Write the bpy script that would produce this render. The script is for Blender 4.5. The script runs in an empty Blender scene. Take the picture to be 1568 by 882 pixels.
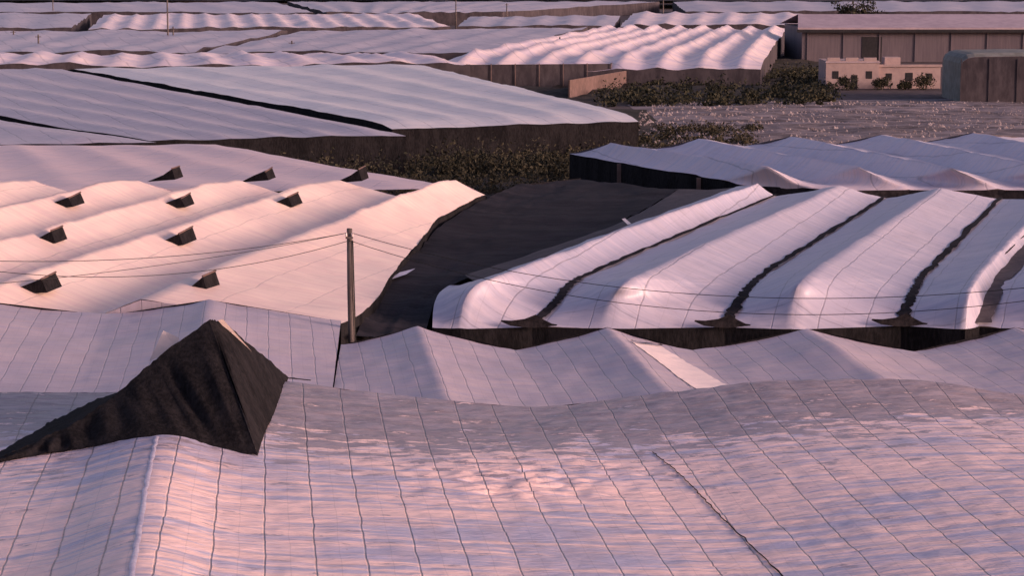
import bpy, math, random
from mathutils import Vector, noise
random.seed(7)
# Site survey: every roof corner was measured from one station 20 m above ground as
# (bearing, depression, roof height) and is converted here to fixed world metres.
F=3536.0; TH=math.atan(501/F); CT,ST=math.cos(TH),math.sin(TH)
def P(p):
    u,v,z=p[:3]; dx=u-784; up=441-v
    r=(dx, F*CT+up*ST, -F*ST+up*CT)
    if len(p)>3: k=p[3]/r[1]; return (r[0]*k,p[3],20+r[2]*k)
    k=(z-20)/r[2]; return (r[0]*k,r[1]*k,z)
L={}
L['A0']=[(-300,610,5.2),(-100,603,5.2),(0,600,5.2),(170,600,5.1),(320,590,5.3),(440,583,5.4),(600,605,5.0),(820,624,4.7),(950,610,4.9),(1080,594,5.2),(1200,583,5.4),(1400,583,5.4),(1568,605,5.0),(1900,625,4.8)]
L['A1']=[(-300,740,4.6),(-100,722,4.8),(0,708,5.0),(120,688,5.2),(240,670,5.65),(330,684,5.25),(400,697,5.0),(600,705,4.75),(800,705,4.6),(1000,700,4.5),(1200,678,4.75),(1400,655,4.9),(1568,640,4.8),(1900,630,4.7)]
L['A2']=[(-420,960,4.3),(-200,960,4.6),(-80,960,4.9),(50,960,5.15),(190,960,5.8),(330,960,5.3),(450,960,5.05),(720,960,4.7),(980,960,4.4),(1260,960,4.15),(1550,960,4.5),(1850,960,4.8),(2100,960,4.9),(2500,960,4.8)]
L['D0']=[(-350,480,4.7),(-480,640,4.3)]
L['D1']=[(-60,456,5.3),(-190,640,4.7)]
L['D2']=[(165,482,4.7),(99,640,4.3)]
L['D3']=[(320,458,5.4),(288,640,4.9)]
L['D4']=[(522,491,4.6),(504,640,4.3)]
L['E0']=[(522,527,4.4),(504,640,4.2)]
L['E1']=[(640,500,5.0),(697,640,4.6)]
L['E2']=[(790,535,4.3),(857,640,4.2)]
L['E3']=[(930,500,5.0),(1060,640,4.6)]
L['E4']=[(1060,537,4.3),(1175,640,4.2)]
L['E5']=[(1235,503,5.0),(1447,640,4.6)]
L['E6']=[(1400,537,4.3),(1575,640,4.2)]
L['E7']=[(1555,500,5.0),(1835,640,4.6)]
L['E8']=[(1720,537,4.3),(1960,640,4.2)]
L['C0']=[(1128,286,4.9),(930,357,4.9),(735,428,4.8),(685,440,4.6),(666,462,4.2),(662,502,3.4)]
L['C1']=[(1160,281,5.4),(980,342,5.4),(790,412,5.4),(735,434,5.2),(712,458,4.6),(705,503,3.4)]
L['C2']=[(1188,300,4.4),(1040,362,4.4),(910,418,4.4),(872,440,4.3),(850,467,4.0),(815,500,3.4)]
L['C3']=[(1285,284,5.5),(1130,352,5.5),(1000,412,5.5),(958,434,5.3),(938,458,4.6),(928,503,3.4)]
L['C4']=[(1357,303,4.3),(1255,367,4.3),(1175,418,4.3),(1150,440,4.2),(1130,467,4.0),(1110,500,3.4)]
L['C5']=[(1440,288,5.5),(1335,356,5.5),(1255,408,5.5),(1226,432,5.3),(1215,458,4.6),(1212,504,3.4)]
L['C6']=[(1532,305,4.3),(1470,368,4.3),(1420,418,4.3),(1404,440,4.2),(1392,467,4.0),(1380,498,3.4)]
L['C7']=[(1625,300,5.1),(1555,362,5.1),(1502,420,5.1),(1490,438,5.0),(1482,460,4.6),(1478,504,3.4)]
L['C8']=[(1660,312,4.4),(1590,365,4.4),(1535,422,4.4),(1522,440,4.3),(1510,467,4.0),(1500,500,3.4)]
L['C9']=[(1790,290,5.4),(1700,355,5.4),(1625,412,5.4),(1600,430,5.2),(1590,455,4.6),(1580,504,3.4)]
L['C10']=[(1880,305,4.4),(1800,370,4.4),(1740,418,4.4),(1720,440,4.3),(1710,467,4.0),(1700,504,3.4)]
L['N0']=[(790,283,3.9),(690,335,3.9),(625,400,3.8),(570,465,3.8),(545,512,3.7)]
L['N1']=[(890,272,3.6),(800,330,3.7),(730,395,3.7),(640,455,3.7),(595,512,3.5)]
L['N2']=[(1040,291,3.9),(945,343,3.9),(830,395,3.9),(690,438,3.8),(650,512,3.4)]
L['G1']=[(1040,290,3.95),(945,342,3.95),(712,422,3.9)]
L['G2']=[(1130,287,4.85),(930,358,4.85),(735,430,4.75)]
L['F0']=[(872,235,4.0),(990,256,4.0),(1110,276,4.0),(1135,283,3.8)]
L['F1']=[(935,219,5.2),(1060,237,5.2),(1175,254,5.3),(1228,287,3.8)]
L['F2']=[(1000,228,4.1),(1120,250,4.0),(1235,277,3.9),(1300,291,3.8)]
L['F3']=[(1070,212,5.2),(1195,235,5.2),(1315,255,5.3),(1392,290,3.8)]
L['F4']=[(1140,223,4.1),(1260,246,4.0),(1380,275,3.9),(1450,291,3.8)]
L['F5']=[(1210,208,5.2),(1335,233,5.2),(1458,257,5.3),(1528,290,3.8)]
L['F6']=[(1280,220,4.1),(1400,243,4.0),(1520,274,3.9),(1590,291,3.8)]
L['F7']=[(1350,205,5.2),(1480,231,5.2),(1598,257,5.3),(1665,290,3.8)]
L['F8']=[(1420,216,4.1),(1550,242,4.0),(1660,272,3.9),(1740,291,3.8)]
L['F9']=[(1490,202,5.2),(1640,231,5.2),(1750,257,5.3),(1820,290,3.8)]
L['F10']=[(1568,210,4.1),(1720,240,4.1),(1830,268,4.0),(1900,291,3.8)]
L['T0']=[(-10,706,0,68.3),(60,674,0,69.5),(130,638,0,70.7),(190,593,0,72),(250,541,0,73),(320,490,0,74)]
L['T1']=[(-10,711,5.0),(60,697,5.1),(130,686,5.25),(240,672,5.55),(330,685,5.25),(395,698,5.05)]
L['T2']=[(320,490,0,74),(345,497,0,75),(398,540,0,78),(442,578,0,81.3)]
L['T3']=[(395,698,5.05),(404,668,5.1),(425,622,5.2),(440,584,5.3)]
L['TB']=[(-10,690,4.9),(60,655,5.0),(130,620,5.1),(190,600,5.1),(290,598,5.1),(400,590,5.2)]
L['TW']=[(338,497,0,74.4),(375,538,0,76.4),(419,588,0,79.3)]
L['patch']=[(968,525,4.75),(1012,522,4.7),(1130,590,4.5),(1072,598,4.5)]
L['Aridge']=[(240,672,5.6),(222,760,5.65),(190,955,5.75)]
L['Avalley']=[(1000,694,4.5),(1050,735,4.45),(1090,775,4.4),(1190,882,4.2),(1260,955,4.15)]
L['Brg']=[(-250,298,5.4),(-75,298,5.4),(100,298,5.4),(270,298,5.4),(433,298,5.4),(628,298,5.4)]
L['Bed']=[(765,285,4.3),(672,330,4.3),(612,402,4.3),(556,478,4.3)]
L['vents']=[(102,304,5.4),(271,305,5.4),(434,304,5.4),(73,358,5.4),(272,360,5.4),(55,430,5.4),(304,433,5.4),(258,264,5.4),(400,265,5.4),(543,266,5.4)]
fields={
 'G':[(100,103,4.3),(640,97,4.3),(978,178,4.2),(600,190,4.2)],
 'H':[(-400,108,4.2),(95,106,4.2),(622,206,4.0),(230,217,4.0)],
 'I':[(-600,186,4.2),(-10,182,4.2),(240,219,4.0),(-500,232,4.0)],
 'J':[(-200,226,4.5),(330,221,4.5),(715,290,4.0),(-300,300,4.1)],
 'K':[(935,44,4.2),(1205,42,4.2),(1165,97,4.0),(660,97,4.0)],
 'L1':[(-200,84,4.5),(630,82,4.5),(720,97,4.2),(-300,101,4.2)],
 'L2':[(470,46,4.2),(900,42,4.2),(730,80,4.0),(300,81,4.0)],
 'L3':[(-200,48,4.2),(440,47,4.2),(285,79,4.0),(-300,80,4.0)],
 'L4':[(160,22,4.2),(640,22,4.2),(690,41,4.0),(135,45,4.0)],
 'L5':[(-250,20,4.2),(140,20,4.2),(110,42,4.0),(-250,44,4.0)],
 'L6':[(-250,4,4.2),(420,3,4.2),(480,18,4.0),(-250,18,4.0)],
 'L7':[(440,2,4.2),(1010,2,4.2),(770,18,4.0),(500,19,4.0)],
 'L8':[(720,26,4.2),(950,24,4.2),(940,39,4.0),(700,40,4.0)],
 'L9':[(970,20,4.2),(1230,20,4.2),(1225,38,4.0),(950,38,4.0)],
 'L10':[(1030,2,4.2),(1700,2,4.2),(1700,16,4.0),(1050,17,4.0)],
}
L={k:[P(p) for p in v] for k,v in L.items()}
fields={k:[P(p) for p in v] for k,v in fields.items()}
scene=bpy.context.scene
# ---------- materials ----------
class NB:
    def __init__(s,name):
        s.m=bpy.data.materials.new(name); s.m.use_nodes=True; s.t=s.m.node_tree; s.t.nodes.clear()
        s.out=s.n('ShaderNodeOutputMaterial'); s.p=s.n('ShaderNodeBsdfPrincipled'); s.l(s.p.outputs[0],s.out.inputs[0])
        s.co=s.n('ShaderNodeTexCoord').outputs['Object']
    def n(s,t,**k):
        x=s.t.nodes.new(t)
        for a,b in k.items(): setattr(x,a,b)
        return x
    def l(s,a,b): s.t.links.new(a,b)
    def put(s,v,i):
        if isinstance(v,(int,float,tuple)): i.default_value=v
        else: s.l(v,i)
    def math(s,op,a,b=0.0,clamp=False):
        x=s.n('ShaderNodeMath',operation=op,use_clamp=clamp); s.put(a,x.inputs[0]); s.put(b,x.inputs[1]); return x.outputs[0]
    def dot(s,v,d):
        x=s.n('ShaderNodeVectorMath',operation='DOT_PRODUCT'); s.l(v,x.inputs[0]); x.inputs[1].default_value=d; return x.outputs['Value']
    def comb(s,a,b,c=0.0):
        x=s.n('ShaderNodeCombineXYZ'); s.put(a,x.inputs[0]); s.put(b,x.inputs[1]); s.put(c,x.inputs[2]); return x.outputs[0]
    def noise(s,v,sc,det=3,ro=.55):
        x=s.n('ShaderNodeTexNoise'); s.l(v,x.inputs['Vector']); x.inputs['Scale'].default_value=sc; x.inputs['Detail'].default_value=det; x.inputs['Roughness'].default_value=ro; return x.outputs[0]
    def ss(s,v,a,b):
        x=s.n('ShaderNodeMapRange',interpolation_type='SMOOTHSTEP'); s.put(v,x.inputs[0]); x.inputs[1].default_value=a; x.inputs[2].default_value=b; return x.outputs[0]
    def mix(s,f,a,b):
        x=s.n('ShaderNodeMix',data_type='RGBA'); s.put(f,x.inputs[0])
        for v,i in((a,6),(b,7)):
            if isinstance(v,tuple): x.inputs[i].default_value=v[:3]+(1,)
            else: s.l(v,x.inputs[i])
        return x.outputs[2]
    def bump(s,h,st,d):
        x=s.n('ShaderNodeBump'); x.inputs['Strength'].default_value=st; x.inputs['Distance'].default_value=d; s.l(h,x.inputs['Height']); s.l(x.outputs[0],s.p.inputs['Normal'])
def film(name,c1,c2,dx,wire=2.0,cross=2.0,ws=.5,cs=.3,ww=.05,dark=(.10,.085,.11),rough=.42,bst=.5,streak=(0.25,2.2),band=None,lo=.42,hi=.58,simple=False,bd=.06,dust=.22,wobA=.35):
    b=NB(name); n=math.hypot(1,dx)
    a=b.dot(b.co,(1/n,-dx/n,0)); al=b.dot(b.co,(dx/n,1/n,0))
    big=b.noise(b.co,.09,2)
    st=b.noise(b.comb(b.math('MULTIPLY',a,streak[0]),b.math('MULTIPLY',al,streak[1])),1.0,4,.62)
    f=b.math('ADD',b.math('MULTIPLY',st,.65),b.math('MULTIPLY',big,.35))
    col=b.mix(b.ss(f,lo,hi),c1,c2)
    wob=big if simple else b.noise(b.co,.5,2)
    wo=b.math('SUBTRACT',wob,.5)
    aw=b.math('ADD',a,b.math('MULTIPLY',wo,wobA)); alw=b.math('ADD',al,b.math('MULTIPLY',wo,.5))
    def lines(x,per,w):
        return b.math('SUBTRACT',1.0,b.ss(b.math('PINGPONG',x,per/2),w*.4,w*1.3))
    w1=lines(aw,wire,ww); w2=lines(alw,cross,ww)
    if not simple:
        mid=b.noise(b.co,.9,4,.65)
        du=b.ss(b.math('ADD',b.math('MULTIPLY',mid,.6),b.math('MULTIPLY',big,.4)),.46,.66)
        col=b.mix(b.math('MULTIPLY',du,dust),col,tuple(x*.5 for x in c1))
        w3=lines(aw,wire*.5,ww*.6)
        col=b.mix(b.math('MULTIPLY',w3,ws*.28),col,dark)
        cr_=b.noise(b.comb(b.math('MULTIPLY',a,.35),b.math('MULTIPLY',al,9)),1.0,2,.5)
        col=b.mix(b.math('MULTIPLY',b.ss(cr_,.56,.68),.22),col,tuple(x*.55 for x in c2))
    if band:
        at=b.n('ShaderNodeAttribute',attribute_name='band'); fac=at.outputs['Fac']
        bn=b.noise(b.comb(b.math('MULTIPLY',a,.6),b.math('MULTIPLY',al,1.6)),1.0,7,.74)
        k=b.ss(b.math('ADD',fac,b.math('MULTIPLY',b.math('SUBTRACT',bn,.5),4.2)),.40,.58)
        gcol=b.mix(b.ss(bn,.35,.65),tuple(x*.65 for x in band),tuple(x*1.3 for x in band))
        col=b.mix(b.math('MULTIPLY',k,.92),col,gcol)
    m1=b.math('MULTIPLY',w1,ws if simple else b.math('MULTIPLY',b.ss(mid,.2,.5),ws))
    m2=b.math('MULTIPLY',w2,cs if simple else b.math('MULTIPLY',b.ss(mid,.3,.62),cs))
    col=b.mix(b.math('MAXIMUM',m1,m2,clamp=True),col,dark)
    b.l(col,b.p.inputs['Base Color']); b.p.inputs['Roughness'].default_value=rough
    wrk=b.noise(b.comb(b.math('MULTIPLY',a,.8),b.math('MULTIPLY',al,2.6)),1.6,3 if simple else 5,.62)
    h=b.math('SUBTRACT',wrk,b.math('MULTIPLY',w1,.5))
    b.bump(h,bst,bd)
    return b.m
def plain(name,c1,c2,sc=2.0,rough=.85,bst=.4,bd=.05,stretch=(1,1,1),spec=.2):
    b=NB(name); mp=b.n('ShaderNodeMapping'); mp.inputs['Scale'].default_value=stretch; b.l(b.co,mp.inputs[0]); v=mp.outputs[0]
    n1=b.noise(v,sc,4,.65); n2=b.noise(v,sc*.13,2)
    f=b.ss(b.math('ADD',b.math('MULTIPLY',n1,.6),b.math('MULTIPLY',n2,.4)),.38,.62)
    b.l(b.mix(f,c1,c2),b.p.inputs['Base Color']); b.p.inputs['Roughness'].default_value=rough
    b.p.inputs['Specular IOR Level'].default_value=spec
    b.bump(n1,bst,bd); return b.m
M={}
M['A']=film('film_near',(.96,.68,.64),(.50,.47,.62),-.105,1.30,2.3,.60,.30,.026,streak=(.13,1.9),band=(.27,.225,.26),bst=.7,bd=.10,lo=.46,hi=.57,dust=.3,wobA=.16,rough=.36)  # pink and lavender sky-reflection streaks painted into the base colour
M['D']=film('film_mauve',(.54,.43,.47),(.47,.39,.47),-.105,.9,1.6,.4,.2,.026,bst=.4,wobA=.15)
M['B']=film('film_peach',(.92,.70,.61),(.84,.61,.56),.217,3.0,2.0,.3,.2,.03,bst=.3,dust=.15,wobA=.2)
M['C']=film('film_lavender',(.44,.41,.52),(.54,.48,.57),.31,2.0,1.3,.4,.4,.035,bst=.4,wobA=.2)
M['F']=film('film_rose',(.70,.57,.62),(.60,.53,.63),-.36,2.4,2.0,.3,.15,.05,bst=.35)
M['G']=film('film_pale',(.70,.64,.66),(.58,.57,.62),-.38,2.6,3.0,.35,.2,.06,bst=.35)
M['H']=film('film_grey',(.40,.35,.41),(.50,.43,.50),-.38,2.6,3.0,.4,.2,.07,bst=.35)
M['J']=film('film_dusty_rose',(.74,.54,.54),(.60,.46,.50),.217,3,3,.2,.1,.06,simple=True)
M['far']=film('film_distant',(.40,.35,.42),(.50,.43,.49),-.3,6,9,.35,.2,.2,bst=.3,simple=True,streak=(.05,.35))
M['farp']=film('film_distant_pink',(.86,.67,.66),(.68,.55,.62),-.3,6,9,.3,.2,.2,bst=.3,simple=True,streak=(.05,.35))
M['net']=plain('black_netting',(.007,.0065,.008),(.020,.018,.021),8,.95,.6,.05,(1,1,.3),.08)
M['net2']=plain('dark_net_roof',(.010,.009,.014),(.026,.023,.031),1.2,.9,.5,.06,(.4,2.5,1),.12)
M['netf']=plain('hazed_side_net',(.04,.034,.042),(.08,.067,.078),.8,.95,.3,.05,(1,1,.4),.1)  # lighter mauve paints distance haze into the far netting
M['gnet']=plain('grey_net',(.075,.062,.07),(.12,.10,.105),2,.9,.5,.06)
M['ground']=plain('ground_earth',(.06,.045,.05),(.11,.085,.09),.5,.95,.8,.2)
M['scrubg']=plain('scrub_soil',(.020,.018,.015),(.055,.044,.04),.6,.95,.9,.3)
M['field']=plain('stony_soil',(.07,.056,.06),(.30,.25,.27),1.3,.95,.9,.15,(.25,1.4,1))
M['stone']=plain('pale_stone',(.16,.13,.14),(.38,.32,.34),1.3,.95,.9,.15)
M['wood']=plain('weathered_wood',(.08,.065,.065),(.16,.13,.125),6,.9,.4,.02,(1,1,.1))
M['wire']=plain('cable',(.02,.02,.02),(.03,.03,.03),2,.6)
M['gut']=plain('gutter_net',(.010,.009,.012),(.035,.03,.035),3,.95,.8,.06,spec=.1)
M['white']=plain('pale_strip',(.95,.77,.74),(.85,.70,.68),3,.5)
M['highlight_scrap']=plain('ridge_highlight_scrap_film',(.66,.60,.70),(.46,.42,.55),5,.4)  # pale tone of the painted ridge highlight, also used for the film scrap
M['stucco']=plain('pink_stucco',(.34,.25,.25),(.42,.31,.30),1,.9,.2)
M['dark']=plain('dark_opening',(.02,.02,.024),(.035,.03,.035),2,.5)
M['shed']=plain('shed_cladding',(.11,.09,.11),(.15,.12,.14),.8,.7,.3,.03,(3,3,.2))
M['roofm']=plain('sheet_roof',(.36,.28,.32),(.46,.36,.40),.6,.6,.2)
M['brown']=plain('brown_block_wall',(.12,.08,.075),(.17,.11,.105),1.2,.9,.4)
M['leaf']=plain('foliage_olive',(.014,.016,.011),(.06,.055,.036),.8,.9,.3)
M['weed']=plain('dry_weeds',(.020,.020,.014),(.070,.060,.040),1.0,.95,.3)
M['green']=plain('faded_green_cover',(.14,.14,.13),(.22,.22,.21),.8,.7)
# ---------- mesh helpers ----------
def mk(name,vs,fs,mat,smooth=True,attr=None):
    vs=[Vector(v) for v in vs]
    lo=Vector((min(v.x for v in vs),min(v.y for v in vs),min(v.z for v in vs))); hi=Vector((max(v.x for v in vs),max(v.y for v in vs),max(v.z for v in vs)))
    c=(lo+hi)/2
    me=bpy.data.meshes.new(name); me.from_pydata([v-c for v in vs],[],fs); me.materials.append(mat)
    if smooth: me.polygons.foreach_set('use_smooth',[True]*len(me.polygons))
    if attr:
        a=me.attributes.new('band','FLOAT','POINT'); a.data.foreach_set('value',attr)
    me.update()
    o=bpy.data.objects.new(name,me); o.location=c; scene.collection.objects.link(o); return o
def group(name,kids):
    e=bpy.data.objects.new(name,None); scene.collection.objects.link(e)
    c=sum((k.location for k in kids),Vector())/len(kids); e.location=(c.x,c.y,0)
    for k in kids:
        k.parent=e; k.location=k.location-e.location
    return e
def cr(p0,p1,p2,p3,t):
    return tuple(.5*((2*b)+(c-a)*t+(2*a-5*b+4*c-d)*t*t+(3*b-a-3*c+d)*t**3) for a,b,c,d in zip(p0,p1,p2,p3))
def resample(pts,n,smooth=True):
    out=[]; m=len(pts)-1
    for i in range(m):
        for j in range(n):
            t=j/n
            if smooth and m>1: out.append(cr(pts[max(i-1,0)],pts[i],pts[i+1],pts[min(i+2,m)],t))
            else: out.append(tuple(a+(b-a)*t for a,b in zip(pts[i],pts[i+1])))
    out.append(tuple(pts[-1])); return out
def nz(x,y,s,seed=0): return noise.noise(Vector((x*s,y*s,seed)))
def roof(name,lines,mat,nl=20,nc=10,sag=.08,amp=.05,smooth=True,fine=0):
    R=[resample(l,nl,smooth) for l in lines]; rows=[]
    for i in range(len(R)-1):
        for c in range(nc):
            t=c/nc
            rows.append([(a[0]+(b[0]-a[0])*t,a[1]+(b[1]-a[1])*t,a[2]+(b[2]-a[2])*t-sag*math.sin(math.pi*t)) for a,b in zip(R[i],R[i+1])])
    rows.append(R[-1]); n=len(rows[0]); vs=[];fs=[]
    for r in rows:
        for p in r: vs.append((p[0],p[1],p[2]+amp*(nz(p[0],p[1],.25)+.5*nz(p[0],p[1],.8,3))+(fine*nz(p[0]*.7,p[1],2.4,5) if fine else 0)))
    for i in range(len(rows)-1):
        for j in range(n-1): a=i*n+j; fs.append((a,a+1,a+n+1,a+n))
    return mk(name,vs,fs,mat)
def wall(name,pts,mat,z0=0,drop=.03):
    vs=[];fs=[];R=resample(pts,8,False)
    for i,p in enumerate(R):
        vs+= [(p[0],p[1],p[2]-drop),(p[0],p[1],z0-.05)]
        if i: a=2*i-2; fs.append((a,a+1,a+3,a+2))
    return mk(name,vs,fs,mat,False)
def ribbon(name,pts,w,mat,up=.07,seed=0,n=10,rag=.6,wob=.12):
    R=resample(pts,n); vs=[];fs=[]
    for i,p in enumerate(R):
        q=R[min(i+1,len(R)-1)]; o=R[max(i-1,0)]; d=Vector((q[0]-o[0],q[1]-o[1],0)).normalized(); s=Vector((d.y,-d.x,0))
        wi=(w[0]+(w[1]-w[0])*i/(len(R)-1))*.5
        a=wi*(1+rag*nz(i,seed,.9)); b_=wi*(1+rag*nz(i,seed+9,.9)); c=Vector(p)+s*(wob*nz(i*.5,seed+5,1))
        h=up+.05*nz(i,seed,1.3)*(1 if up>.03 else .2)
        vs+= [c-s*a+Vector((0,0,h+a*.1)),c+Vector((0,0,h+.03)),c+s*b_+Vector((0,0,h+b_*.1))]
        if i: k=3*i-3; fs+=[(k,k+1,k+4,k+3),(k+1,k+2,k+5,k+4)]
    return mk(name,vs,fs,mat)
def tube(name,pts,r,mat,sides=6):
    vs=[];fs=[]
    for i,p in enumerate(pts):
        p=Vector(p); d=(Vector(pts[min(i+1,len(pts)-1)])-Vector(pts[max(i-1,0)])).normalized()
        ref=Vector((1,0,0)) if abs(d.x)<.8 else Vector((0,0,1)); y=d.cross(ref).normalized(); x=y.cross(d)
        rr=r if not isinstance(r,(list,tuple)) else r[0]+(r[1]-r[0])*i/(len(pts)-1)
        for k in range(sides):
            a=2*math.pi*k/sides; vs.append(p+x*math.cos(a)*rr+y*math.sin(a)*rr)
        if i:
            for k in range(sides): a=(i-1)*sides+k; b_=(i-1)*sides+(k+1)%sides; fs.append((a,b_,b_+sides,a+sides))
    fs.append(tuple(range(sides))[::-1]); fs.append(tuple(range(len(vs)-sides,len(vs))))
    return mk(name,vs,fs,mat)
def box(name,lo,hi,mat):
    x0,y0,z0=lo;x1,y1,z1=hi
    vs=[(x0,y0,z0),(x1,y0,z0),(x1,y1,z0),(x0,y1,z0),(x0,y0,z1),(x1,y0,z1),(x1,y1,z1),(x0,y1,z1)]
    return mk(name,vs,[(0,3,2,1),(4,5,6,7),(0,1,5,4),(1,2,6,5),(2,3,7,6),(3,0,4,7)],mat,False)
def field(name,c,n,h,mat,wmat=None,nl=24,k=8,hip=.06,peak=.5,amp=.08,drop=0):
    fl,fr,nr,nl_=[Vector(p) for p in c]; vs=[];fs=[]; NX=n*k
    for j in range(nl+1):
        t=j/nl
        for i in range(NX+1):
            s=i/NX; f=(s*n)%1.0 if i<NX else 0.0
            g=f/peak if f<peak else (1-f)/(1-peak)
            e=min(1,min(t,1-t)/hip) if hip else 1
            a=fl.lerp(fr,s); b_=nl_.lerp(nr,s); p=b_.lerp(a,t)
            g=g-.12*math.sin(math.pi*g)
            z=p.z+h*g*(.25+.75*e)+amp*(nz(p.x,p.y,.06)*1.5+nz(p.x,p.y,.3,2))-drop*(1-e)**2
            vs.append((p.x,p.y,z))
    w=NX+1
    for j in range(nl):
        for i in range(NX): a=j*w+i; fs.append((a,a+1,a+w+1,a+w))
    kids=[mk('roof_film',vs,fs,mat)]
    if wmat:
        ring=[vs[i] for i in range(w)]+[vs[j*w+NX] for j in range(1,nl+1)]+[vs[nl*w+i] for i in range(NX-1,-1,-1)]+[vs[j*w] for j in range(nl-1,-1,-1)]
        wv=[];wf=[]
        for i,p in enumerate(ring):
            wv+=[(p[0],p[1],p[2]-.03),(p[0],p[1],-.05)]
            if i: a=2*i-2; wf.append((a,a+1,a+3,a+2))
        kids.append(mk('side_netting',wv,wf,wmat,False))
    return group(name,kids)
def foliage(name,cl,per,size,mat):
    vs=[];fs=[]
    for (x,y,z,rx,rz) in cl:
        for _ in range(per):
            while True:
                a,b_,c=[random.uniform(-1,1) for _ in range(3)]
                if a*a+b_*b_+c*c<1: break
            p=Vector((x+a*rx,y+b_*rx,max(.05,z+c*rz*(1+.3*math.sin(a*5)))))
            s=size*random.uniform(.5,1.4); d1=Vector((random.gauss(0,1),random.gauss(0,1),random.gauss(0,1))).normalized()*s
            d2=Vector((random.gauss(0,1),random.gauss(0,1),random.gauss(0,1))).normalized()*s*.6
            k=len(vs); vs+=[p-d1,p+d2,p+d1,p-d2]; fs.append((k,k+1,k+2,k+3))
    return mk(name,vs,fs,mat,False)
# ---------- ground ----------
vs=[];fs=[];N=60
xs=[-4000+8000*i/N for i in range(N+1)]; ys=[-300+6300*(j/N)**2 for j in range(N+1)]
for y in ys:
    for x in xs: vs.append((x,y,0))
for j in range(N):
    for i in range(N): a=j*(N+1)+i; fs.append((a,a+1,a+N+2,a+N+1))
mk('ground',vs,fs,M['ground'])
def sheet(name,pts,mat,z=.01,n=50,amp=0):
    c=[Vector((p[0],p[1],0)) for p in pts]; vs=[];fs=[]
    for j in range(n+1):
        for i in range(n+1):
            p=c[3].lerp(c[2],i/n).lerp(c[0].lerp(c[1],i/n),j/n); e=min(1,8*min(i,j,n-i,n-j)/n)
            vs.append((p.x,p.y,z+e*amp*(.6+nz(p.x,p.y,.2)+.5*nz(p.x,p.y,.7))))
    for j in range(n):
        for i in range(n): a=j*(n+1)+i; fs.append((a,a+1,a+n+2,a+n+1))
    return mk(name,vs,fs,mat)
sheet('scrub_ground',[(-46,337),(19,314),(19,186),(-24,196)],M['scrubg'],.01,60,.5)
sheet('scrub_bank',[(-25,478),(67,488),(46,334),(-16,315)],M['scrubg'],.012,60,.8)
sheet('stony_field',[(16,330),(95,345),(70,221),(19.5,228)],M['field'],.014,90,.30)
vs=[];fs=[]
for _ in range(2200):
    y=random.uniform(238,330); x=y*random.uniform(.055,.245); s=random.uniform(.05,.2)*(1 if random.random()<.95 else 2.2)
    k=len(vs); an=random.uniform(0,6.28); e=random.uniform(.3,1)
    for q in range(5):
        a=an+q*1.2566; vs.append((x+math.cos(a)*s*1.6,y+math.sin(a)*s*e,.05))
    vs.append((x,y,.28+s*.5))
    for q in range(5): fs.append((k+q,k+(q+1)%5,k+5))
mk('field_stones',vs,fs,M['stone'],False)
# ---------- near greenhouse A ----------
A0,A1,A2=[resample(L[k],26) for k in('A0','A1','A2')]
vs=[];at=[];fs=[];n1,n2=60,150; n=len(A0); rows=[]
for j in range(n1):
    t=j/n1; rows.append(([tuple(a+(b-a)*t for a,b in zip(p,q)) for p,q in zip(A0,A1)],t*.5,t))
for j in range(n2+1):
    t=j/n2; rows.append(([tuple(a+(b-a)*t for a,b in zip(p,q)) for p,q in zip(A1,A2)],.5+.5*t,t))
for ri,(r,bv,t) in enumerate(rows):
    for p in r:
        x,y,z=p; a=x+.105*y
        sg=.10*math.sin(math.pi*t) if ri<n1 else 0
        w=.012*abs(math.sin(math.pi*(a+.15)/1.30))
        wr=.030*noise.noise(Vector((a*.7,y*1.6,1)))+.028*noise.noise(Vector((a*2,y*4.5,4)))
        fo=.085*max(0,1-abs(bv-.58)/.14)*max(0,1-abs(x-.5)/6)*noise.noise(Vector((a*1.2+y*.8,y*3.0-a*1.3,7)))*2
        vs.append((x,y,z-sg+w+wr+fo+.12*nz(x,y,.13)))
        at.append(1-min(1,max(0,(bv-.20)/.44)))
for i in range(len(rows)-1):
    for j in range(n-1): a=i*n+j; fs.append((a,a+n,a+n+1,a+1))
Aroof=mk('roof_film',vs,fs,M['A'],True,at)
kA=[Aroof,wall('side_netting',L['A0'],M['net2'])]
bpy.context.view_layer.update()
def drape(x,y,up=.06):
    dg=bpy.context.evaluated_depsgraph_get()
    hit,loc,nn,_,_,_=scene.ray_cast(dg,Vector((x,y,7.5)),Vector((0,0,-1)))
    return (x,y,loc.z+up)
def dr(pts,n,up=0): return [drape(p[0],p[1],up) for p in resample(pts,n)]
kA.append(ribbon('ridge_highlight',dr(L['Aridge'],30),(.13,.16),M['highlight_scrap'],.006,3,1,.5,.04))  # added pale strip painting the bright highlight along the ridge
kA.append(ribbon('valley_wire',dr(L['Avalley'],25),(.015,.045),M['gut'],.012,13,1,1.5,.07))
group('greenhouse',kA)
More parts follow.
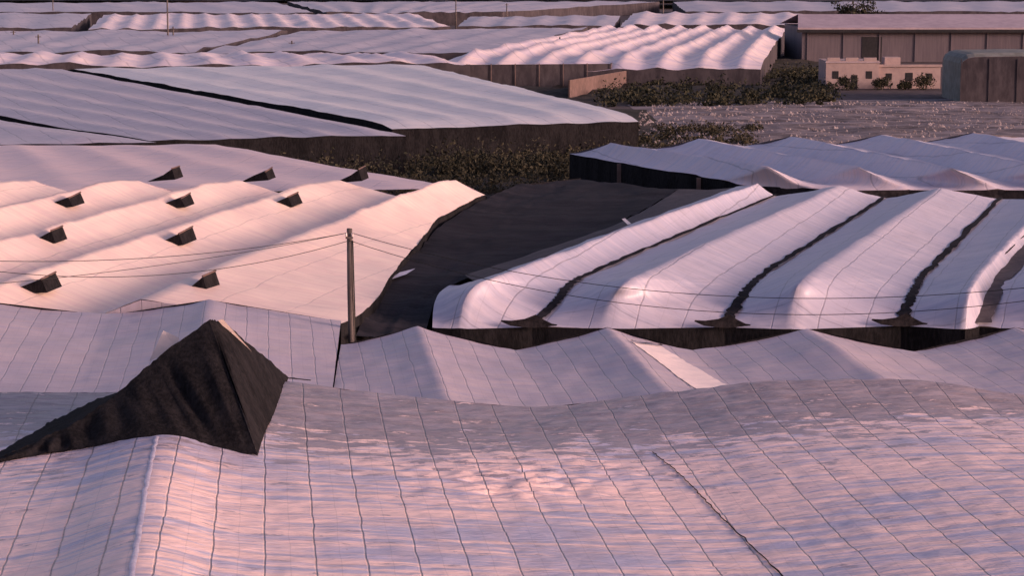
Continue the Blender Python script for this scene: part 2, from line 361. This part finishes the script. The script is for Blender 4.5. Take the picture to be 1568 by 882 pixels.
# ---------- D / E ----------
D=roof('roof_film',[L[k] for k in('D0','D1','D2','D3','D4')],M['D'],80,18,.10,.08,fine=.025)
group('greenhouse',[D,wall('side_netting',[L['D0'][0],L['D1'][0],L['D2'][0],L['D3'][0],L['D4'][0],L['E0'][0]],M['net'])])
E=roof('roof_film',[L['E%d'%i] for i in range(9)],M['D'],70,18,.10,.08,fine=.025)
bpy.context.view_layer.update()
pp=[Vector(p) for p in L['patch']]; vs=[];fs=[]
for j in range(41):
    a=pp[0].lerp(pp[3],j/40); b_=pp[1].lerp(pp[2],j/40)
    for i in range(6):
        v=a.lerp(b_,i/5); vs.append(drape(v.x,v.y,.022+.006*math.sin(j*1.7)))
    if j:
        for i in range(5): k0=(j-1)*6+i; fs.append((k0,k0+1,k0+7,k0+6))
rs=mk('repair_strip',vs,fs,M['white'])
bt=ribbon('repair_strip_tie',[vs[0],vs[2],vs[5]],(.25,.3),M['gut'],.04,4,6)
group('greenhouse',[E,wall('side_netting',[L['E%d'%i][0] for i in range(9)],M['net']),rs,bt])
# ---------- C ----------
C=roof('roof_film',[L['C%d'%i] for i in range(11)],M['C'],20,10,.04,.09,fine=.025)
kids=[C,wall('end_netting',[L['C%d'%i][-1] for i in range(11)],M['net']),wall('side_netting',L['C0'],M['gnet']),
 wall('rear_netting',[L['C%d'%i][0] for i in range(11)],M['net'])]
for i,k in enumerate(('C2','C4','C6')):
    kids.append(ribbon('gutter_%d'%i,L[k],(.34,.50),M['gut'],.10,i*7,14,.8,.18))
    ex,ey,ez=L[k][-1]; yy=ey-.42
    prof=[(-1.45,.30,.14),(-1.0,.10,.34),(-.4,.02,.42),(.1,0,.62),(.45,.02,.40),(.85,.08,.20),(1.1,.10,.14)]
    vs=[];fs=[]
    for j,(a,lo,hi) in enumerate(prof):
        vs+=[(ex+a,yy,ez+lo),(ex+a+.05,yy-.03,ez+max(hi,lo+.06))]
        if j: q=2*j-2; fs.append((q,q+2,q+3,q+1))
    kids.append(mk('gutter_end_%d'%i,vs,fs,M['gut'],False))
kids.append(ribbon('gutter_net',L['C8'],(1.7,1.0),M['gnet'],.15,77,rag=.15))
kids.append(ribbon('gutter_black',[tuple(Vector(p)+Vector((-.7,0,.25))) for p in L['C8'][:4]],(.5,.5),M['gut'],.2,78))
group('greenhouse',kids)
N_=roof('net_roof',[L['N0'],L['N1'],L['N2']],M['net2'],16,16,.1,.22,fine=.06)
fl=mk('loose_film_scrap',[P((592,430,4.0)),P((612,417,4.0)),P((636,411,4.0)),P((622,420,4.0))],[(0,3,2,1)],M['highlight_scrap'],False)
group('net_shade_house',[N_,wall('side_netting',[L['N0'][0],L['N1'][0],L['N2'][0]],M['net']),fl])
aw=roof('net_sheet',[L['G1'],L['G2']],M['gnet'],20,6,.05,.08)
sc=mk('pale_batten',[P((952,335,4.7)),P((957,334,4.72)),P((971,346,4.7)),P((965,348,4.68))],[(0,3,2,1)],M['white'],False)
group('net_awning',[aw,sc])
# ---------- F ----------
Fr=roof('roof_film',[L['F%d'%i] for i in range(11)],M['F'],14,12,.14,.14,False,fine=.04)
kids=[Fr,wall('side_netting',L['F0'],M['net']),wall('end_netting',[L['F%d'%i][-1] for i in range(11)],M['gut']),wall('rear_netting',[L['F%d'%i][0] for i in range(11)],M['gnet'])]
for t in(.36,.86):
    a,b_=Vector(L['F0'][0]),Vector(L['F0'][2]); p=a.lerp(b_,t)+Vector((-.15,-.2,0)); kids.append(box('post',(p.x-.16,p.y-.15,0),(p.x+.16,p.y+.1,3.9),M['brown']))
group('greenhouse',kids)
# ---------- B ----------
dB=.217; lines=[]; rg=L['Brg']; yf,yn=157.0,99.9
def onl(p,y,z): return (p[0]+dB*(y-p[1]),y,z)
pitch=[rg[i+1][0]-rg[i][0] for i in range(len(rg)-1)]
for i,p in enumerate(rg):
    w=pitch[max(0,i-1)]; vp=(p[0]-.44*w,p[1],4.4)
    lines.append([vp,4.0]); lines.append([p,5.6])
be=L['Bed']
def by(y):
    for a,b_ in zip(be,be[1:]):
        if b_[1]<=y<=a[1] : t=(y-a[1])/(b_[1]-a[1]); return a[0]+(b_[0]-a[0])*t
    if y>be[0][1]: return be[0][0]+.3*(y-be[0][1])
    return be[-1][0]+.3*(y-be[-1][1])
ys3=[yf-(yf-yn)*i/16 for i in range(17)]
lines=[[onl(p,y,z-(.4*max(0,1-i/1.5) if z>5 else 0)-(.25*max(0,i-13)/3 if z>5 else 0)) for i,y in enumerate(ys3)] for p,z in lines]
lines.append([(by(y)+.25*nz(y,0,.5),y,4.2) for y in ys3])
B=roof('roof_film',lines,M['B'],6,14,.06,.12,fine=.03)
bk=[B,wall('side_netting',lines[-1],M['net']),wall('end_netting',[l[-1] for l in lines],M['D']),wall('rear_netting',[l[0] for l in lines],M['D'])]
group('greenhouse',bk)
for p in L['vents']:
    x,y,z=p; w,l,h=.95*random.uniform(.85,1.15),1.0*random.uniform(.8,1.1),.72*random.uniform(.7,1.15)
    d=Vector((dB,1,0)).normalized(); s=Vector((d.y,-d.x,0)); c=Vector((x,y,5.15))
    def q(a,b_,zz): v=c+s*a+d*b_; return (v.x,v.y,c.z+zz)
    j=random.uniform(-.12,.12)
    vs=[q(-w*1.4,-l,-.35),q(w*.6,-l,h*.8+j),q(w*.85,-l,-.15),q(-w,l,-.2),q(w*.6,l*.9,h),q(w*.85,l,-.1),q(-w*.3,-l*1.05,h*.15-j),q(-w*.25,l,h*.3)]
    body=mk('net_opening',vs,[(0,2,1,6),(3,7,4,5),(0,6,7,3),(6,1,4,7),(1,2,5,4)],M['net'],False)
    fl=tube('hinge_bar',[q(w*.6,-l*1.05,h*.8+.03+j),q(w*.6,l*.95,h+.03)],.045,M['brown'],6)
    group('roof_vent',[body,fl])
# ---------- tent-like netting vent ----------
def loft2(name,a,b_,mat,n=8,m=14,amp=.06):
    A_,B_=resample(a,n),resample(b_,n); vs=[];fs=[];w=len(A_)
    for j in range(m+1):
        t=j/m
        for i,(p,q_) in enumerate(zip(A_,B_)):
            v=Vector(p).lerp(Vector(q_),t); fold=amp*math.sin(math.pi*t)*(noise.noise(Vector((i*.30,t*1.2,2)))*2+noise.noise(Vector((i*.9,t*.7,6))))
            rag=.07*nz(i,3,.8) if j in(0,m) else 0
            vs.append((v.x,v.y-fold,v.z+.3*fold+rag))
    for j in range(m):
        for i in range(w-1): a0=j*w+i; fs.append((a0,a0+w,a0+w+1,a0+1))
    return mk(name,vs,fs,mat)
k=[loft2('front_net',L['T0'],L['T1'],M['net'],12,18,.16),loft2('side_net',L['T2'],L['T3'],M['net'],12,18,.12),
   loft2('rear_net',L['T0'],L['TB'],M['net'],12,10,.05)]
vs=[];fs=[]
for i,p in enumerate(resample(L['TW'],6)):
    vs+=[(p[0]-.07,p[1]-.16,p[2]+.16),(p[0]+.09,p[1]-.14,p[2]+.20)]
    if i: a=2*i-2; fs.append((a,a+1,a+3,a+2))
k.append(mk('pale_batten',vs,fs,M['white'],False))
k.append(mk('film_lap',[(-11.47,75,7.96),(-10.94,74.9,7.73),(-11.0,74.8,7.35),(-11.9,74.6,7.0)],[(0,1,2,3)],M['white'],False))
e=P((442,578,0,81.2)); e2=P((476,584,0,81.0)); k.append(ribbon('net_tail',[tuple(Vector(e)+Vector((0,0,-.05))),e2],(.3,.1),M['gut'],.02,5,6))
group('black_netting_vent',k)
# ---------- mid / far greenhouses ----------
field('greenhouse',fields['G'],5,.30,M['G'],M['net'],50,10,.05,amp=.12,drop=.5)
field('greenhouse',fields['H'],5,.35,M['H'],M['net'],40,8,.02,amp=.12)
field('greenhouse',fields['I'],4,.35,M['H'],M['net'],20,8,.02)
field('greenhouse',fields['J'],6,.2,M['J'],None,20,8,.03)
field('greenhouse',fields['K'],8,1.4,M['farp'],M['netf'],30,8,.10,amp=.4,drop=1)
field('greenhouse',fields['L1'],14,.7,M['farp'],M['netf'],12,6,.1,amp=.4)
for kx,nn,h,mm in(('L2',6,.35,'far'),('L3',8,.35,'far'),('L4',14,.7,'farp'),('L5',5,.4,'far'),('L6',9,.4,'far'),('L7',10,.4,'far'),('L8',5,.5,'far'),('L9',6,.7,'farp'),('L10',9,.5,'far')):
    field('greenhouse',fields[kx],nn,h,M[mm],M['netf'],14,6,.05,amp=.4)
y=980
while y<2400:
    x=-y*.35
    while x<y*.35:
        w=random.uniform(80,180); dd=random.uniform(70,115); sk=random.uniform(-25,25)
        field('greenhouse',[(x+sk,y+dd,4.2),(x+w+sk,y+dd,4.2),(x+w,y,4),(x,y,4)],6,.9,M[random.choice(['far','far','farp'])],None,5,4,.05,amp=.4)
        x+=w+random.uniform(4,20)
    y+=135
# ---------- buildings ----------
y0=465; x0=58.1; x1=x0+62
k=[box('walls',(x0,y0,0),(x1,y0+30,6.8),M['shed'])]
k.append(mk('roof',[(x0-1,y0-1,6.85),(x1+1,y0-1,6.85),(x1+1,y0+15,9.2),(x0+1,y0+15,9.2),(x1+1,y0+31,6.85),(x0-1,y0+31,6.85),(x0-1,y0-1,6.5),(x1+1,y0-1,6.5)],[(0,1,2,3),(3,2,4,5),(6,7,1,0)],M['roofm'],False))
k.append(box('fascia',(x0-1.2,y0-1.3,5.9),(x1+1,y0-1.02,6.5),M['dark']))
k.append(box('gate',(x0+12,y0-.08,0),(x0+16,y0-.003,5),M['dark']))
for i in range(9): k.append(box('pilaster_%d'%i,(x0+1+i*7.2,y0-.2,0),(x0+1.3+i*7.2,y0-.01,6.2),M['shed']))
group('warehouse',k)
y0=366; x0=49.6; xa=58.0; xb=67.9
k=[box('main_block',(x0,y0,0),(xa,y0+9,4.4),M['stucco']),box('side_block',(xa+.01,y0+1,0),(xb,y0+9,3.4),M['stucco'])]
for i in range(3): k.append(box('roof_cap_%d'%i,(x0+.2+i*2.9,y0+.1,4.405),(x0+2.2+i*2.9,y0+1,4.9),M['stucco']))
k.append(box('parapet',(xa+.1,y0+.8,3.405),(xb+.2,y0+1.1,3.8),M['stucco']))
k.append(box('roof_turret',(xa+1.5,y0+4,3.41),(xa+4,y0+7,4.8),M['stucco']))
k.append(box('cornice',(x0-.15,y0-.12,4.1),(xa+.1,y0-.003,4.3),M['roofm']))
for xx,ww,z0,z1 in((x0+1,1.0,1.6,2.8),(x0+4,1,0,2.2),(x0+6.3,1.0,1.6,2.8)): k.append(box('window',(xx,y0-.03,z0),(xx+ww,y0+.05,z1),M['dark']))
for xx,ww,z0,z1 in((xa+1.2,1.0,1.4,2.4),(xa+4.3,1.2,1.2,2.5),(xa+7.6,1.0,1.4,2.4)): k.append(box('window',(xx,y0+.97,z0),(xx+ww,y0+1.05,z1),M['dark']))
group('farm_house',k)
y0=330; x0=63.9; vs=[];fs=[]
prof=[(0,0),(0,5.6),(.3,6.3),(1.0,6.8),(2,7.0),(9,7.1),(17,7.0),(17.5,0)]
for yy in(0,1.2,14):
    for px,pz in prof: vs.append((x0+px,y0+yy,pz*(1 if yy else .93)))
m=len(prof)
for j in range(2):
    for i in range(m-1): a=j*m+i; fs.append((a,a+1,a+m+1,a+m))
k=[mk('cover',vs,fs,M['green'],False),mk('front_net',[(x0+a,y0-.02,b_*.93-.05) for a,b_ in prof],[tuple(range(m))],M['netf'],False)]
for i in range(5): k.append(box('post_%d'%i,(x0+i*4,y0-.15,0),(x0+.12+i*4,y0-.03,6.2),M['netf']))
group('net_shed',k)
a=Vector((8.15,336,0)); b_=Vector((29.5,401,0)); dvec=(b_-a); nn=Vector((dvec.y,-dvec.x,0)).normalized()*.25
vs=[a,b_,b_+nn,a+nn]; vs=[(v.x,v.y,0) for v in vs]+[(v.x,v.y,2.9) for v in vs]
mk('block_wall',vs,[(0,1,5,4),(1,2,6,5),(2,3,7,6),(3,0,4,7),(4,5,6,7)],M['brown'],False)
a=(-14.6,361,4); b_=(15.6,366,4)
w=[wall('side_netting',[a,b_,(17.6,391,4)],M['netf'])]
for i in range(9):
    p=Vector(a).lerp(Vector(b_),i/8); w.append(tube('post_%d'%i,[(p.x,p.y-.2,0),(p.x,p.y-.2,4.1)],.07,M['brown']))
group('net_fence',w)
# ---------- poles ----------
for x,y,h in((-73.8,498,13.4),(-72.8,499,6.1),(-90.8,445,6.1),(-42.5,448,4.8),(9.1,442,5.7),(-16.7,692,9.2),(-1.6,705,7.4),(-106.9,498,5.4),(45,692,9.2),(-150,760,9),(88,600,9)):
    group('utility_pole',[tube('shaft',[(x,y,0),(x,y,h)],(.2,.15),M['wood'],8),box('crossarm',(x-.6,y-.26,h-.5),(x+.6,y-.16,h-.38),M['wood'])])
py=97.0; base=(-6.78,py,0); top=(-6.87,py,8.8)
k=[tube('shaft',[base,(-6.80,py,3),(-6.86,py+.02,6.2),top],(.17,.115),M['wood'],12),box('bracket',(top[0]-.16,py-.2,top[2]-.42),(top[0]+.16,py-.12,top[2]-.33),M['wood'])]
for dx_ in(-.13,.13): k.append(tube('insulator',[(top[0]+dx_,py-.16,top[2]-.33),(top[0]+dx_,py-.16,top[2]-.18)],.04,M['white'],8))
k.append(tube('conduit',[(top[0]+.14,py-.1,top[2]-.5),(base[0]+.17,py-.1,2)],.025,M['wire'],6))
group('utility_pole',k)
def cab(p,q_,sag,r=.014,n=30):
    a,b_=Vector(p),Vector(q_); tube('power_cable',[tuple(a.lerp(b_,i/n)-Vector((0,0,sag*4*(i/n)*(1-i/n)))) for i in range(n+1)],r,M['wire'],5)
tl=(top[0]-.13,py-.16,top[2]-.18); tr=(top[0]+.13,py-.16,top[2]-.18); lo=(top[0],py-.12,top[2]-.5)
cab(tl,(-21.2,88,8.62),.45); cab(lo,(-21.7,90,8.1),.9); cab(tl,(-21.5,82,8.3),.3,.012)
cab(tr,(20.9,80,9.03),1.6); cab(lo,(21.4,82,8.36),1.9)
# ---------- vegetation ----------
cl=[]
for _ in range(300):
    y=random.uniform(192,240); x=y*random.uniform(-.1,.035); s=random.uniform(.4,1.5); cl.append((x,y,s*.5,s*1.3,s*.8))
for _ in range(150):
    t=random.random(); s=random.uniform(.9,2.9)
    if random.random()<.45: x,y=-31+21*t,200+4*t-random.uniform(0,5)
    else: x,y=-9+23*t,217+5*t-random.uniform(0,7)
    cl.append((x,y,s*.55,s*.8,s*.75))
for _ in range(130):
    y=random.uniform(240,278); x=y*random.uniform(-.01,.108); s=random.uniform(.4,1.1); cl.append((x,y,s*.5,s*1.3,s*.7))
foliage('weed_thicket',cl,120,.16,M['weed'])
cl=[]
for _ in range(330):
    y=random.uniform(320,420); x=y*random.uniform(.038,.137); s=random.uniform(.5,2.4)*random.uniform(.5,1); cl.append((x,y,s*.5,s*1.4,s*.8))
foliage('scrub_thicket',cl,100,.26,M['leaf'])
for x,y,s in((52.4,362,1.6),(58,363,1.4),(64.5,363,1.7),(37,403,2.3),(61.5,363,1.1),(42,409,1.6),(35,336,.9),(29,334,.8)):
    c=[(x+random.uniform(-.7,.7)*s,y+random.uniform(-.5,.5)*s,s*random.uniform(.3,1.2),s*.6,s*.5) for _ in range(11)]
    group('shrub',[foliage('leaves',c,110,.15,M['leaf']),tube('stem',[(x,y,0),(x+.1,y,s)],(.12,.04),M['wood'])])
x,y,s=88,585,5.5
c=[(x+random.uniform(-1,1)*s,y+random.uniform(-.5,.5)*s,s*random.uniform(1,1.75),s*.4,s*.3) for _ in range(16)]
group('pine_tree',[foliage('crown',c,90,.4,M['leaf']),tube('trunk',[(x,y,0),(x+.2,y,3),(x,y,7)],(.4,.2),M['wood'],8)])
# ---------- light, sky, camera ----------
w=bpy.data.worlds.new('World'); scene.world=w; w.use_nodes=True; nt=w.node_tree; bg=nt.nodes['Background']
sk=nt.nodes.new('ShaderNodeTexSky'); sk.sky_type='NISHITA'; sk.sun_disc=False
el=math.radians(12); sx,sy=.93,-.37; az=math.atan2(sx,sy)
sk.sun_elevation=el; sk.sun_rotation=az; sk.air_density=1.0; sk.dust_density=3
mx=nt.nodes.new('ShaderNodeMix'); mx.data_type='RGBA'; mx.blend_type='MULTIPLY'; mx.inputs[0].default_value=1; mx.inputs[7].default_value=(1.12,.88,1.0,1)
nt.links.new(sk.outputs[0],mx.inputs[6]); nt.links.new(mx.outputs[2],bg.inputs[0]); bg.inputs[1].default_value=.18
sl=bpy.data.lights.new('sun','SUN'); sl.energy=3.7; sl.angle=math.radians(14); sl.color=(1,.70,.60)
so=bpy.data.objects.new('sun',sl); scene.collection.objects.link(so); so.location=(60,-30,60)
d=Vector((math.sin(az)*math.cos(el),math.cos(az)*math.cos(el),math.sin(el))); so.rotation_euler=d.to_track_quat('Z','Y').to_euler()
cd=bpy.data.cameras.new('camera'); co=bpy.data.objects.new('camera',cd); scene.collection.objects.link(co); co.location=(0,0,20)
co.rotation_euler=(math.radians(90)-TH,0,0); cd.lens=36*F/1568; cd.clip_end=9000; scene.camera=co
scene.view_settings.view_transform='Standard'; scene.view_settings.look='None'; scene.view_settings.exposure=0
